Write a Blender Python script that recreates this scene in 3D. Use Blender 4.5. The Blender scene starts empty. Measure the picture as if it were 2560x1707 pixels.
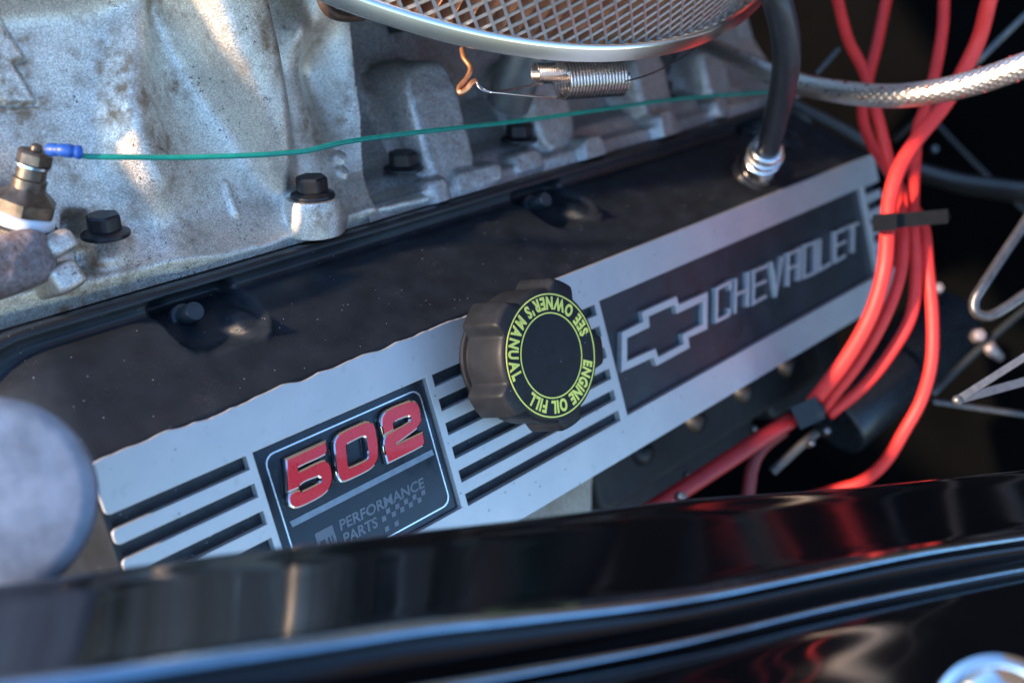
import bpy, bmesh, math, random
import numpy as np
from mathutils import Vector, Matrix

rnd = random.Random(7)
# ------------------------------------------------------------------ frame of reference
# engine frame, centimetres: u runs back along the valve cover, v runs across its face towards
# the fender, n stands out of the face.  The cover leans 45 degrees towards the fender.
RC = np.array([[0.69558144, 0.25092132, -0.67320499],
               [-0.30219056, 0.9522903, 0.04270882],
               [0.65180314, 0.17372873, 0.73822151]])
TC = np.array([-9.442645658, 2.180736015, 36.46425255])
FP = 2648.06                      # focal length in pixels of a 2560 px wide frame
S2 = math.sqrt(0.5)

def W(P):
    P = np.asarray(P, float)
    u, v, n = P[..., 0], P[..., 1], P[..., 2]
    return np.stack([u, (-v - n) * S2, (-v + n) * S2], -1) * 0.01

def pd(x, y, d):                  # point of the engine frame seen at (x, y), d cm deep
    X = RC.T @ (np.array([(x - 1280) / FP * d, (y - 853.5) / FP * d, d]) - TC)
    X[2] *= -1
    return X

def pn(x, y, n):                  # point on the plane n = const
    D = RC.T @ np.array([(x - 1280) / FP, (y - 853.5) / FP, 1]); C = -RC.T @ TC
    s = (-n - C[2]) / D[2]
    X = C + s * D; X[2] *= -1
    return X

scene = bpy.context.scene
# ------------------------------------------------------------------ camera
cd = bpy.data.cameras.new('camera'); cam = bpy.data.objects.new('camera', cd)
scene.collection.objects.link(cam); scene.camera = cam
camE = -RC.T @ TC; camE[2] *= -1
def dirW(d):
    d = np.array(d, float); d[2] *= -1
    return Vector(W(d)).normalized()
X_, Y_, Z_ = dirW(RC[0]), dirW(-RC[1]), dirW(-RC[2])
M = Matrix((X_, Y_, Z_)).transposed().to_4x4(); M.translation = Vector(W(camE))
cam.matrix_world = M
cd.sensor_width = 36; cd.lens = 36 * FP / 2560
cd.clip_start = 0.01; cd.clip_end = 50
cd.dof.use_dof = True; cd.dof.focus_distance = 0.405; cd.dof.aperture_fstop = 6.3
cd.dof.aperture_blades = 9
# ------------------------------------------------------------------ sky and sun
world = bpy.data.worlds.new("World"); scene.world = world; world.use_nodes = True
nt = world.node_tree; bg = nt.nodes['Background']
sky = nt.nodes.new('ShaderNodeTexSky'); sky.sky_type = 'NISHITA'; sky.sun_disc = False
SUN_EL, SUN_AZ = math.radians(15), math.radians(163)      # azimuth from +X towards +Y
sky.sun_elevation = SUN_EL
sky.sun_rotation = math.radians(90) - SUN_AZ
sky.air_density = 1.0; sky.dust_density = 0.2; sky.ozone_density = 4.0
nt.links.new(sky.outputs[0], bg.inputs[0]); bg.inputs[1].default_value = 0.15
sl = bpy.data.lights.new('sun', 'SUN'); so = bpy.data.objects.new('sun', sl); scene.collection.objects.link(so)
sl.energy = 2.3; sl.angle = math.radians(2.0); sl.color = (1.0, 0.72, 0.50)
sd = Vector((math.cos(SUN_EL) * math.cos(SUN_AZ), math.cos(SUN_EL) * math.sin(SUN_AZ), math.sin(SUN_EL)))
so.rotation_euler = sd.to_track_quat('Z', 'Y').to_euler()
scene.view_settings.view_transform = 'Standard'; scene.view_settings.look = 'None'
scene.view_settings.exposure = 2.2
scene.cycles.use_denoising = True
scene.cycles.max_bounces = 6

# ------------------------------------------------------------------ materials
MATS = {}
def nodes(name):
    m = bpy.data.materials.new(name); m.use_nodes = True
    return m, m.node_tree, m.node_tree.nodes['Principled BSDF']
def noise(t, co, scale, detail=3, rough=.55, dist=0):
    n = t.nodes.new('ShaderNodeTexNoise'); n.inputs['Scale'].default_value = scale
    n.inputs['Detail'].default_value = detail; n.inputs['Roughness'].default_value = rough
    n.inputs['Distortion'].default_value = dist
    t.links.new(co, n.inputs['Vector']); return n.outputs['Fac']
def ramp(t, f, a, b, lo=0., hi=1.):
    n = t.nodes.new('ShaderNodeMapRange'); n.inputs[1].default_value = a; n.inputs[2].default_value = b
    n.inputs[3].default_value = lo; n.inputs[4].default_value = hi
    t.links.new(f, n.inputs[0]); return n.outputs[0]
def mix(t, f, a, b):
    n = t.nodes.new('ShaderNodeMix'); n.data_type = 'RGBA'
    if isinstance(f, (int, float)): n.inputs[0].default_value = f
    else: t.links.new(f, n.inputs[0])
    for i, c in ((6, a), (7, b)):
        if isinstance(c, (tuple, list)): n.inputs[i].default_value = (*c, 1)
        else: t.links.new(c, n.inputs[i])
    return n.outputs[2]
def math_(t, op, a, b):
    n = t.nodes.new('ShaderNodeMath'); n.operation = op
    for i, c in ((0, a), (1, b)):
        if isinstance(c, (int, float)): n.inputs[i].default_value = c
        else: t.links.new(c, n.inputs[i])
    return n.outputs[0]
def coords(t, s=100):
    tc = t.nodes.new('ShaderNodeTexCoord'); mp = t.nodes.new('ShaderNodeMapping')
    mp.inputs['Scale'].default_value = (s, s, s)
    t.links.new(tc.outputs['Object'], mp.inputs['Vector']); return mp.outputs['Vector']
def bump(t, b, h, strength, dist):
    n = t.nodes.new('ShaderNodeBump'); n.inputs['Strength'].default_value = strength
    n.inputs['Distance'].default_value = dist * 0.01
    t.links.new(h, n.inputs['Height']); t.links.new(n.outputs[0], b.inputs['Normal']); return n
def specks(t, co, scale, size):
    n = t.nodes.new('ShaderNodeTexVoronoi'); n.inputs['Scale'].default_value = scale
    t.links.new(co, n.inputs['Vector'])
    d = math_(t, 'LESS_THAN', n.outputs['Distance'], size)
    r = t.nodes.new('ShaderNodeSeparateColor'); t.links.new(n.outputs['Color'], r.inputs[0])
    return d, r.outputs[0]

def mat(name, col, rough=.5, metal=0., var=.15, vs=1.2, bs=None, bstr=.3, bd=.01, dust=0., coat=0., spec=.5, rvar=.1):
    """plain material with slight tone and gloss variation, optional grain and dust specks"""
    if name in MATS: return MATS[name]
    m, t, b = nodes(name); co = coords(t)
    f = noise(t, co, vs, 4)
    dark = tuple(c * (1 - var) for c in col); light = tuple(min(1, c * (1 + var)) for c in col)
    c = mix(t, ramp(t, f, .3, .7), dark, light)
    if dust:
        d, r = specks(t, co, 5, .1)
        k = math_(t, 'MULTIPLY', d, math_(t, 'GREATER_THAN', r, 1 - dust))
        big = ramp(t, noise(t, co, .6, 3), .55, .8, 0, .12)
        fine = ramp(t, noise(t, co, 18, 2), .5, .75)
        c = mix(t, math_(t, 'MULTIPLY', big, fine), c, (.45, .47, .5))
        c = mix(t, math_(t, 'MULTIPLY', k, .75), c, (.5, .52, .55))
        d2_, r2_ = specks(t, co, 11, .12)
        k2 = math_(t, 'MULTIPLY', math_(t, 'MULTIPLY', d2_, math_(t, 'GREATER_THAN', r2_, .72)), ramp(t, noise(t, co, .35, 3), .46, .6))
        c = mix(t, math_(t, 'MULTIPLY', k2, .25), c, (.45, .48, .5))
    t.links.new(c, b.inputs['Base Color'])
    b.inputs['Metallic'].default_value = metal
    t.links.new(ramp(t, noise(t, co, vs * 1.7, 3), .3, .7, rough * (1 - rvar), min(1, rough * (1 + rvar))), b.inputs['Roughness'])
    b.inputs['Coat Weight'].default_value = coat; b.inputs['Coat Roughness'].default_value = .03
    b.inputs['Specular IOR Level'].default_value = spec
    if bs: bump(t, b, noise(t, co, bs, 3), bstr, bd)
    MATS[name] = m; return m

def cast_metal(name, base=(.50, .50, .51), brown=(.30, .20, .13), grain=7., stain=.5, metal=.75, rough=.42, spk=.35, bd=.03):
    if name in MATS: return MATS[name]
    m, t, b = nodes(name); co = coords(t)
    g = noise(t, co, grain, 4, .6); g2 = noise(t, co, grain * 2.6, 2, .6)
    big = noise(t, co, .32, 5, .65); mid = noise(t, co, 1.6, 4, .7)
    c = mix(t, ramp(t, g, .38, .62), tuple(x * .66 for x in base), tuple(min(1, x * 1.2) for x in base))
    st = math_(t, 'MULTIPLY', ramp(t, big, .44, .62), ramp(t, mid, .38, .62))
    c = mix(t, math_(t, 'MULTIPLY', st, stain), c, brown)
    dk = math_(t, 'MULTIPLY', ramp(t, noise(t, co, 4.5, 3, .7), .60, .68), ramp(t, noise(t, co, .55, 3), .45, .62))
    c = mix(t, math_(t, 'MULTIPLY', dk, spk * 1.6), c, (.05, .04, .035))
    t.links.new(c, b.inputs['Base Color'])
    t.links.new(ramp(t, st, 0, 1, metal, metal * .35), b.inputs['Metallic'])
    t.links.new(ramp(t, g, .3, .7, rough * .85, rough * 1.2), b.inputs['Roughness'])
    h = math_(t, 'ADD', g, math_(t, 'MULTIPLY', g2, .4))
    bump(t, b, h, .8, bd)
    MATS[name] = m; return m

def plate_metal():
    m, t, b = nodes('bare_face_metal'); co = coords(t)
    g = noise(t, co, 14, 3, .6)
    big = ramp(t, noise(t, co, .5, 4), .3, .7)
    c = mix(t, big, (.48, .50, .52), (.55, .56, .57))
    d, r = specks(t, co, 1.7, .09)
    k = math_(t, 'MULTIPLY', d, math_(t, 'GREATER_THAN', r, .55))
    c = mix(t, math_(t, 'MULTIPLY', k, .55), c, (.12, .12, .13))
    sm = ramp(t, noise(t, co, 2.3, 4), .60, .72, 0, .25)
    c = mix(t, sm, c, (.3, .31, .33))
    t.links.new(c, b.inputs['Base Color']); b.inputs['Metallic'].default_value = .55
    t.links.new(ramp(t, g, .3, .7, .40, .52), b.inputs['Roughness'])
    bump(t, b, g, .25, .008)
    return m

BLACKP = mat('black_satin_paint', (.012, .016, .021), .5, 0, .3, .8, bs=22, bstr=.25, bd=.006, dust=.13, spec=.25)
RAIL = mat('black_rail_paint', (.016, .017, .019), .38, 0, .3, .8, bs=16, bstr=.3, bd=.01, dust=.1)
SLOTM = mat('dusty_slot_paint', (.020, .024, .03), .6, 0, .4, 2.5, bs=14, bstr=.6, bd=.02, dust=.3)
PLATE = plate_metal()
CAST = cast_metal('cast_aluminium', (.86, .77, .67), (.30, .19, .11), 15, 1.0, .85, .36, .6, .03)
CASTD = cast_metal('dark_cast_aluminium', (.22, .22, .225), (.12, .09, .07), 6, .6, .6, .5)
CASTB = cast_metal('rough_brown_casting', (.30, .25, .24), (.17, .10, .07), 6, .9, .35, .6, .6, .05)
IRON = cast_metal('rough_head_casting', (.42, .40, .36), (.2, .17, .1), 9, .5, .3, .6, .4, .06)
CHROME = mat('chrome', (.78, .79, .80), .07, 1, .05, rvar=.3)
RIMM = mat('polished_rim', (.80, .80, .76), .24, 1, .03, .3, rvar=.06)
BRASS = mat('tarnished_brass', (.17, .13, .095), .38, .85, .35, 3, bs=12, bstr=.3, bd=.01)
BRASSD = mat('dark_brass', (.10, .085, .065), .42, .7, .35, 2, bs=12, bstr=.4, bd=.015)
TAPE = mat('white_thread_tape', (.80, .84, .86), .5, 0, .05, bs=20, bstr=.4, bd=.01)
BOLTM = mat('black_oxide_steel', (.018, .018, .02), .38, .3, .4, 3, bs=10, bstr=.25, bd=.01)
CAPM = mat('black_cap_plastic', (.011, .013, .016), .52, 0, .2, 1.5, bs=30, bstr=.12, bd=.004, dust=.05, spec=.3)
YEL = mat('yellow_green_print', (.86, .84, .17), .55, 0, .04)
RED = mat('red_badge_enamel', (.72, .008, .018), .28, 0, .05, coat=.4)
BADGE = mat('badge_gloss_black', (.006, .010, .016), .22, 0, .2, rvar=.3)
BARM = mat('badge_satin_silver', (.20, .24, .28), .35, .5, .15, 3)
TXT = mat('badge_grey_print', (.12, .14, .17), .45, .2, .1)
REDW = mat('red_silicone', (.74, .035, .030), .50, 0, .08, 1, spec=.4)
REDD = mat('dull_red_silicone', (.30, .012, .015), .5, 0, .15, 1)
GREEN = mat('green_wire_insulation', (.005, .24, .17), .38, 0, .15, 4)
BLUE = mat('blue_crimp_plastic', (.010, .07, .32), .42, 0, .15, 4)
RUB = mat('black_rubber_hose', (.022, .022, .026), .42, 0, .25, 2, bs=14, bstr=.2, bd=.006)
TINM = mat('tinned_metal', (.70, .71, .70), .25, 1, .1, 4)
STEEL = mat('dull_steel', (.38, .37, .36), .36, .9, .15, 3, bs=12, bstr=.2, bd=.006)
GSTEEL = mat('grey_tube_steel', (.12, .117, .114), .40, .8, .2, 3, bs=14, bstr=.3, bd=.006)
COPPER = mat('copper_rod', (.80, .36, .18), .35, .85, .1, 4)
SPRING = mat('spring_steel', (.55, .50, .48), .25, 1, .1, 4)
PAPER = mat('orange_filter_paper', (.62, .30, .17), .8, 0, .15, 2, bs=10, bstr=.3, bd=.01)
MESHM = mat('expanded_metal', (.55, .55, .54), .38, .85, .1, 3)
GLOSS = mat('gloss_black_body_paint', (.0025, .003, .004), .085, 0, .1, .3, rvar=.2)
DARK = mat('dark_bay_paint', (.0016, .0018, .002), .8, 0, .3, .1, spec=.03)
GALV = mat('pale_galvanised_metal', (.34, .38, .42), .5, .5, .25, 1.0, bs=3, bstr=.3, bd=.03)
BLKPL = mat('black_plastic', (.006, .006, .006), .6, 0, .2, 3, spec=.2)
BOOT = mat('black_boot_rubber', (.007, .008, .009), .5, 0, .2, 3)

# ------------------------------------------------------------------ mesh helpers
col = scene.collection
def thing(name, label, cat, base, group=None):
    o = bpy.data.objects.new(name, None); col.objects.link(o); o.empty_display_size = .01
    o.location = Vector(W(base)); o['label'] = label; o['category'] = cat
    if group: o['group'] = group
    return o
def root_of(p):
    v = Vector((0, 0, 0))
    while p is not None: v += p.location; p = p.parent
    return np.array(v)
def mesh(name, V, F, m, parent=None, smooth=True, recalc=True, sharp=None, space='E'):
    V = W(V) if space == 'E' else np.asarray(V, float)
    V = V - root_of(parent)
    me = bpy.data.meshes.new(name)
    me.from_pydata(V.tolist(), [], [tuple(int(i) for i in f) for f in F])
    if recalc:
        bm = bmesh.new(); bm.from_mesh(me); bmesh.ops.recalc_face_normals(bm, faces=bm.faces); bm.to_mesh(me); bm.free()
    if smooth:
        me.polygons.foreach_set('use_smooth', [True] * len(me.polygons))
        if sharp is not None: me.set_sharp_from_angle(angle=math.radians(sharp))
    if isinstance(m, (list, tuple)):
        for k in m: me.materials.append(k)
    else: me.materials.append(m)
    o = bpy.data.objects.new(name, me); col.objects.link(o)
    if parent is not None: o.parent = parent
    return o
def setp(o, label=None, cat=None, group=None, kind=None):
    for k, v in (('label', label), ('category', cat), ('group', group), ('kind', kind)):
        if v: o[k] = v
    return o
def solo(name, V, F, m, label, cat, group=None, kind=None, **k):
    """a one-mesh thing whose origin sits at its own centre"""
    V = np.asarray(V, float); c = V.mean(0)
    e = W(c)
    o = mesh(name, W(V) - e, F, m, None, space='W', **k)
    o.location = Vector(e)
    return setp(o, label, cat, group, kind)

def catmull(P, k=8):
    P = np.asarray(P, float)
    if len(P) < 3:
        t = np.linspace(0, 1, k + 1)[:, None]; return P[0] * (1 - t) + P[1] * t
    Q = np.vstack([2 * P[0] - P[1], P, 2 * P[-1] - P[-2]]); out = []
    for i in range(1, len(Q) - 2):
        a, b, c, d = Q[i - 1:i + 3]
        for t in np.linspace(0, 1, k, endpoint=False):
            out.append(.5 * ((2 * b) + (c - a) * t + (2 * a - 5 * b + 4 * c - d) * t * t + (3 * b - a - 3 * c + d) * t ** 3))
    out.append(P[-1]); return np.array(out)
def frames(P):
    T = np.gradient(P, axis=0); T /= np.linalg.norm(T, axis=1)[:, None]
    a = np.array([0.1, .3, 1.]); N = []
    n = np.cross(T[0], a); n /= np.linalg.norm(n)
    for t in T:
        n = n - t * (n @ t); n /= np.linalg.norm(n); N.append(n.copy())
    N = np.array(N); return T, N, np.cross(T, N)
def tube_vf(P, r, seg=12, caps=True):
    P = np.asarray(P, float); r = np.broadcast_to(np.asarray(r, float), (len(P),))
    T, N, B = frames(P); a = np.linspace(0, 2 * np.pi, seg, endpoint=False)
    V = (P[:, None] + r[:, None, None] * (np.cos(a)[None, :, None] * N[:, None] + np.sin(a)[None, :, None] * B[:, None])).reshape(-1, 3)
    F = []
    for i in range(len(P) - 1):
        for j in range(seg):
            k = (j + 1) % seg; F.append((i * seg + j, i * seg + k, (i + 1) * seg + k, (i + 1) * seg + j))
    if caps: F += [tuple(range(seg)), tuple(range(len(P) * seg - seg, len(P) * seg))]
    return V, F
def pxpath(pts, k=8, r=None):
    """(x, y, depth[, radius]) -> smooth path"""
    L = [np.array([*pd(p[0], p[1], p[2]), *(p[3:])], float) for p in pts]
    def off(p): return p[0] > 2560 or p[1] < 0 or (p[1] > 1200 and p[0] > 1600)
    def beyond(a, b, dist):           # what leaves the view goes on some way
        d = a - b; d[3:] = 0; return a + d / np.linalg.norm(d[:3]) * dist
    if off(pts[0]): L = [beyond(L[0], L[1], 22.), beyond(L[0], L[1], 9.)] + L
    if off(pts[-1]): L = L + [beyond(L[-1], L[-2], 9.), beyond(L[-1], L[-2], 22.)]
    Q = catmull(L, k)
    return (Q[:, :3], Q[:, 3]) if Q.shape[1] > 3 else (Q, r)
def axisframe(ax):
    ax = np.array(ax, float); ax /= np.linalg.norm(ax)
    a = np.cross(ax, [1, .0, 0.0]) if abs(ax[0]) < .9 else np.cross(ax, [0, 1, 0]); a /= np.linalg.norm(a)
    return ax, a, np.cross(ax, a)
def lathe_vf(base, ax, prof, seg=40, poly=None, phase=0):
    """prof: (r, s) pairs; poly=6 turns each ring into a hexagon"""
    ax, a, b = axisframe(ax); V = []; F = []
    th = np.linspace(0, 2 * np.pi, seg, endpoint=False) + phase
    if poly:
        w = np.pi / poly; k = np.cos(w) / np.cos(((th - phase) % (2 * w)) - w)
        k = k / np.cos(w) * .93
        k = np.minimum(k, 1.04)
    else: k = np.ones(seg)
    for r, s in prof:
        V.append(np.asarray(base) + ax * s + (r * k * np.cos(th))[:, None] * a + (r * k * np.sin(th))[:, None] * b)
    V = np.concatenate(V)
    for i in range(len(prof) - 1):
        for j in range(seg):
            q = (j + 1) % seg; F.append((i * seg + j, i * seg + q, (i + 1) * seg + q, (i + 1) * seg + j))
    F += [tuple(range(seg)), tuple(range(len(V) - seg, len(V)))]
    return V, F
def joinvf(L):
    V = []; F = []; k = 0
    for v, f in L:
        V.append(np.asarray(v)); F += [tuple(i + k for i in q) for q in f]; k += len(v)
    return np.concatenate(V), F
def extrude2d(loops, h, bev=0., name='x', res=1):
    """filled 2D loops (first outer, rest holes, or several solids) -> verts (x, y, z in -h/2..h/2) and faces"""
    cu = bpy.data.curves.new(name, 'CURVE'); cu.dimensions = '2D'; cu.fill_mode = 'BOTH'
    cu.extrude = max(h / 2 - bev, 1e-4); cu.bevel_depth = bev; cu.bevel_resolution = res; cu.offset = -bev
    for L in loops:
        s = cu.splines.new('POLY'); s.points.add(len(L) - 1)
        for i, p in enumerate(L): s.points[i].co = (p[0], p[1], 0, 1)
        s.use_cyclic_u = True
    return curve_vf(cu)
def curve_vf(cu):
    o = bpy.data.objects.new('tmp', cu); col.objects.link(o)
    dg = bpy.context.evaluated_depsgraph_get(); dg.update()
    me = bpy.data.meshes.new_from_object(o.evaluated_get(dg))
    V = np.array([v.co[:] for v in me.vertices]); F = [tuple(p.vertices) for p in me.polygons]
    bpy.data.objects.remove(o); bpy.data.curves.remove(cu); bpy.data.meshes.remove(me)
    return V, F
def text_vf(s, size=1., h=.02, offset=0.):
    cu = bpy.data.curves.new('t', 'FONT'); cu.body = s; cu.size = size; cu.extrude = h / 2; cu.offset = offset
    cu.resolution_u = 3
    return curve_vf(cu)
def stroke(path, w):
    """2D polyline -> outline polygon with mitred corners"""
    P = np.array(path, float); L = []; R_ = []
    for i in range(len(P)):
        d0 = P[i] - P[i - 1] if i else P[1] - P[0]; d1 = P[i + 1] - P[i] if i < len(P) - 1 else P[-1] - P[-2]
        d0 = d0 / np.linalg.norm(d0); d1 = d1 / np.linalg.norm(d1)
        n0 = np.array([-d0[1], d0[0]]); n1 = np.array([-d1[1], d1[0]]); m = n0 + n1; m /= np.linalg.norm(m)
        k = w / 2 / max(.35, m @ n0); L.append(P[i] + m * k); R_.append(P[i] - m * k)
    return np.array(L + R_[::-1])
def rrect(x0, y0, x1, y1, r, k=6):
    o = []
    for cx, cy, a in ((x1 - r, y0 + r, -90), (x1 - r, y1 - r, 0), (x0 + r, y1 - r, 90), (x0 + r, y0 + r, 180)):
        for t in np.linspace(a, a + 90, k): o.append((cx + r * math.cos(math.radians(t)), cy + r * math.sin(math.radians(t))))
    return np.array(o)
def smooth(x): x = np.clip(x, 0, 1); return x * x * (3 - 2 * x)
def vnoise(x, y, seed=0):
    """cheap smooth value noise"""
    rs = np.random.RandomState(seed); T = rs.rand(64, 64)
    xi = np.floor(x).astype(int); yi = np.floor(y).astype(int); fx = smooth(x - xi); fy = smooth(y - yi)
    g = lambda a, b: T[a % 64, b % 64]
    return (g(xi, yi) * (1 - fx) + g(xi + 1, yi) * fx) * (1 - fy) + (g(xi, yi + 1) * (1 - fx) + g(xi + 1, yi + 1) * fx) * fy
def seg_dist(U, V, path):
    """distance to a polyline and the parameter along it (0..1)"""
    P = np.array(path, float); L = np.linalg.norm(np.diff(P, axis=0), axis=1); cum = np.concatenate([[0], np.cumsum(L)]) / L.sum()
    best = np.full(U.shape, 1e9); par = np.zeros(U.shape); sg = np.zeros(U.shape)
    for i in range(len(P) - 1):
        d = P[i + 1] - P[i]; l2 = d @ d
        t = np.clip(((U - P[i, 0]) * d[0] + (V - P[i, 1]) * d[1]) / l2, 0, 1)
        dx = U - P[i, 0] - t * d[0]; dy = V - P[i, 1] - t * d[1]; q = np.hypot(dx, dy)
        m = q < best; best = np.where(m, q, best); par = np.where(m, cum[i] + t * (cum[i + 1] - cum[i]), par)
        sg = np.where(m, np.sign(d[0] * dy - d[1] * dx), sg)
    return best, par, sg
def grid_faces(a, b):
    i, j = np.meshgrid(np.arange(a - 1), np.arange(b - 1), indexing='ij'); k = (i * b + j).ravel()
    return np.stack([k, k + b, k + b + 1, k + 1], 1).tolist()

# ================================================================== VALVE COVER
UL, UR, VH = -5.37, 46.3, 9.12
cover = thing('valve_cover', 'long black engine valve cover with silver striped face, a red 502 badge and CHEVROLET lettering', 'valve cover', (20, 4, -5))
# body: rings with rounded plan corners, following a side profile
prof = [  # n, left end, right end, top edge v, bottom edge v, corner radius
    (-.16, UL + .12, UR - .1, .14, VH - .12, .45), (-.17, UL - .06, UR + .1, -.06, VH + .06, .5), (-.30, UL - .15, UR + .2, -.16, VH + .1, .6), (-.9, UL - .45, UR + .4, -.62, VH + .14, 1.0),
    (-1.8, UL - .85, UR + .7, -1.55, VH + .2, 1.8), (-2.6, UL - 1.2, UR + .9, -2.35, VH + .2, 2.5), (-3.3, UL - 1.5, UR + 1.0, -2.95, VH + .2, 3.0),
    (-3.9, UL - 1.8, UR + 1.1, -3.3, VH + .2, 3.3), (-4.35, UL - 1.95, UR + 1.1, -3.45, VH + .25, 3.4), (-4.5, UL - 2.3, UR + 1.3, -3.65, VH + .5, 3.5),
    (-4.42, UL - 2.6, UR + 1.5, -3.9, VH + .7, 3.6), (-4.3, UL - 2.9, UR + 1.7, -4.1, VH + .9, 3.8), (-4.35, UL - 3.05, UR + 1.8, -4.3, VH + 1.0, 3.9),
    (-4.7, UL - 3.15, UR + 1.9, -4.42, VH + 1.05, 4.0), (-5.6, UL - 3.2, UR + 1.9, -4.45, VH + 1.05, 4.0)]
pr = np.array(prof); ss = np.arange(len(pr)); fine = np.linspace(0, len(pr) - 1, 78)
pf = np.stack([np.interp(fine, ss, pr[:, i]) for i in range(6)], 1)
ker = np.array([.25, .5, .25])
for _ in range(2):
    for i in range(6): pf[1:-1, i] = np.convolve(pf[:, i], ker, 'valid')
def ring(u0, u1, v0, v1, r):
    out = []
    for cu_, cv_, a in ((u0 + r, v0 + r, 180), (u1 - r, v0 + r, 270), (u1 - r, v1 - r, 0), (u0 + r, v1 - r, 90)):
        for t in np.linspace(a, a + 90, 16): out.append((cu_ + r * math.cos(math.radians(t)), cv_ + r * math.sin(math.radians(t))))
    out = np.array(out); P = []
    ns = [1] * 64; ns[15] = 420; ns[31] = 20; ns[47] = 60; ns[63] = 14
    for i in range(64):
        a, b = out[i], out[(i + 1) % 64]
        for t in np.linspace(0, 1, ns[i], endpoint=False): P.append(a * (1 - t) + b * t)
    return np.array(P)
RG = np.stack([np.column_stack([ring(*p[1:]), np.full(len(ring(*p[1:])), p[0])]) for p in pf])
nr_, np_ = RG.shape[:2]
U, V_, N_ = RG[..., 0], RG[..., 1], RG[..., 2]
def scoop(uc, vc, wu, wv, depth):
    q = ((U - uc) / wu) ** 4 + ((V_ - vc) / wv) ** 4
    return depth * smooth((1.25 - q) / .55)
for uc in (1.75, 21.0, 40.5):
    dn = scoop(uc, -3.05, 1.75, 1.25, 1.0) * ((V_ < -1.2) & (V_ > -4.0))
    N_ -= dn
    q = np.hypot((U - uc - 1.1) / .75, (V_ + 2.3) / .7)          # boss standing in the recess
    N_ += .75 * smooth((1 - q) / .5)
RG[..., 2] = N_
Vb = RG.reshape(-1, 3); Fb = []
for i in range(nr_ - 1):
    for j in range(np_):
        k = (j + 1) % np_; Fb.append((i * np_ + j, i * np_ + k, (i + 1) * np_ + k, (i + 1) * np_ + j))
k0 = 10 * 78 // 15 + 1
split = [i for i in range(nr_) if pf[i, 3] < -3.5][0]
nb = (split) * np_
mesh('body', Vb[:(split + 1) * np_], Fb[:nb], BLACKP, cover, recalc=False)
mesh('flange_rail', Vb, Fb[nb:], RAIL, cover, recalc=False)
# sunken black floor that shows in every slot and panel
fl = rrect(UL + .05, .05, UR - .05, VH - .05, .4)
v, f = extrude2d([fl], .1)
mesh('slot_floor', np.column_stack([v[:, 0], v[:, 1], v[:, 2] - .42]), f, SLOTM, cover, smooth=False)

# silver face plate with worn upper edge, slots and panel openings
BT, BB, BL, BR = 1.756, 7.32, 0., 8.02
CT, CB, CL, CR = 1.70, 7.32, 18.76, 44.0
S0, SP, SWD = 1.766, 1.023, .50
top = []
us = np.arange(UL + .45, UR - .3, .06)
for x in us:
    wear = smooth((x - UL - .8) / 2) * (1 - smooth((x - 12.3) / .8))
    w = (vnoise(np.array([x * 1.1]), np.array([.5]), 3)[0] - .42) * .20 + (vnoise(np.array([x * 4.3]), np.array([2.5]), 4)[0] - .5) * .04
    top.append((x, w * wear + (0.015 * math.sin(x * 5) if wear else 0)))
def cnr(cx, cy, r, a0, a1, k=5):
    return [(cx + r * math.cos(math.radians(t)), cy + r * math.sin(math.radians(t))) for t in np.linspace(a0, a1, k)]
outer = cnr(UL + .3, .32, .3, 180, 262) + top + cnr(UR - .2, .2, .2, 270, 360)
LL = -.28
RR = CR + .35
for k in range(6):          # right end fingers
    s = S0 + k * SP; outer += [(UR, s - .0), (RR, s), (RR, s + SWD), (UR, s + SWD)]
outer += cnr(UR - .2, VH - .2, .2, 0, 90) + cnr(UL + .25, VH - .25, .25, 90, 180)
for k in reversed(range(6)):  # left end fingers with rounded tips
    s = S0 + k * SP; r = .16
    outer += cnr(UL + r, s + SWD + r, r, 180, 270, 4) + [(LL, s + SWD), (LL, s)] + cnr(UL + r, s - r, r, 90, 180, 4)
holes = []
for k in range(6):
    s = S0 + k * SP
    holes.append([(8.36, s), (18.42 - .03 * k, s), (18.42 - .03 * k, s + SWD), (8.36, s + SWD)])
holes.append([(BL, BT), (BR, BT), (BR, BB), (BL, BB)])
holes.append([(CL, CT), (CR, CT), (CR - .05, CB), (CL + .02, CB)])
v, f = extrude2d([outer] + holes, .36, .025)
mesh('face_plate', np.column_stack([v[:, 0], v[:, 1], v[:, 2] - .18]), f, PLATE, cover, smooth=False)
# CHEVROLET panel: recessed floor and raised bare outlines
pan = rrect(CL + .02, CT + .02, CR - .02, CB - .02, .08)
v, f = extrude2d([pan], .06)
panel = mesh('name_panel', np.column_stack([v[:, 0], v[:, 1], v[:, 2] - .33]), f, mat('panel_black', (.02, .024, .03), .42, 0, .25, .7, bs=18, bstr=.2, bd=.006, dust=.06), cover, smooth=False)
z3 = lambda L: [tuple(pn(1520 + x / 6.03, 680 + y / 6.03, 0)[:2]) for x, y in L]
bo = z3([(215, 905), (540, 745), (515, 600), (1035, 365), (1075, 490), (1505, 300), (1500, 860), (1215, 990), (1235, 1140), (740, 1410), (690, 1285), (205, 1510)])
bi = z3([(290, 995), (630, 830), (615, 670), (1010, 490), (1045, 625), (1440, 440), (1435, 780), (1130, 935), (1150, 1080), (760, 1280), (720, 1150), (290, 1345)])
v, f = extrude2d([bo, bi], .34, .02)
mesh('bow_tie_outline', np.column_stack([v[:, 0], v[:, 1], v[:, 2] - .17]), f, PLATE, panel, smooth=False)
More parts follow.
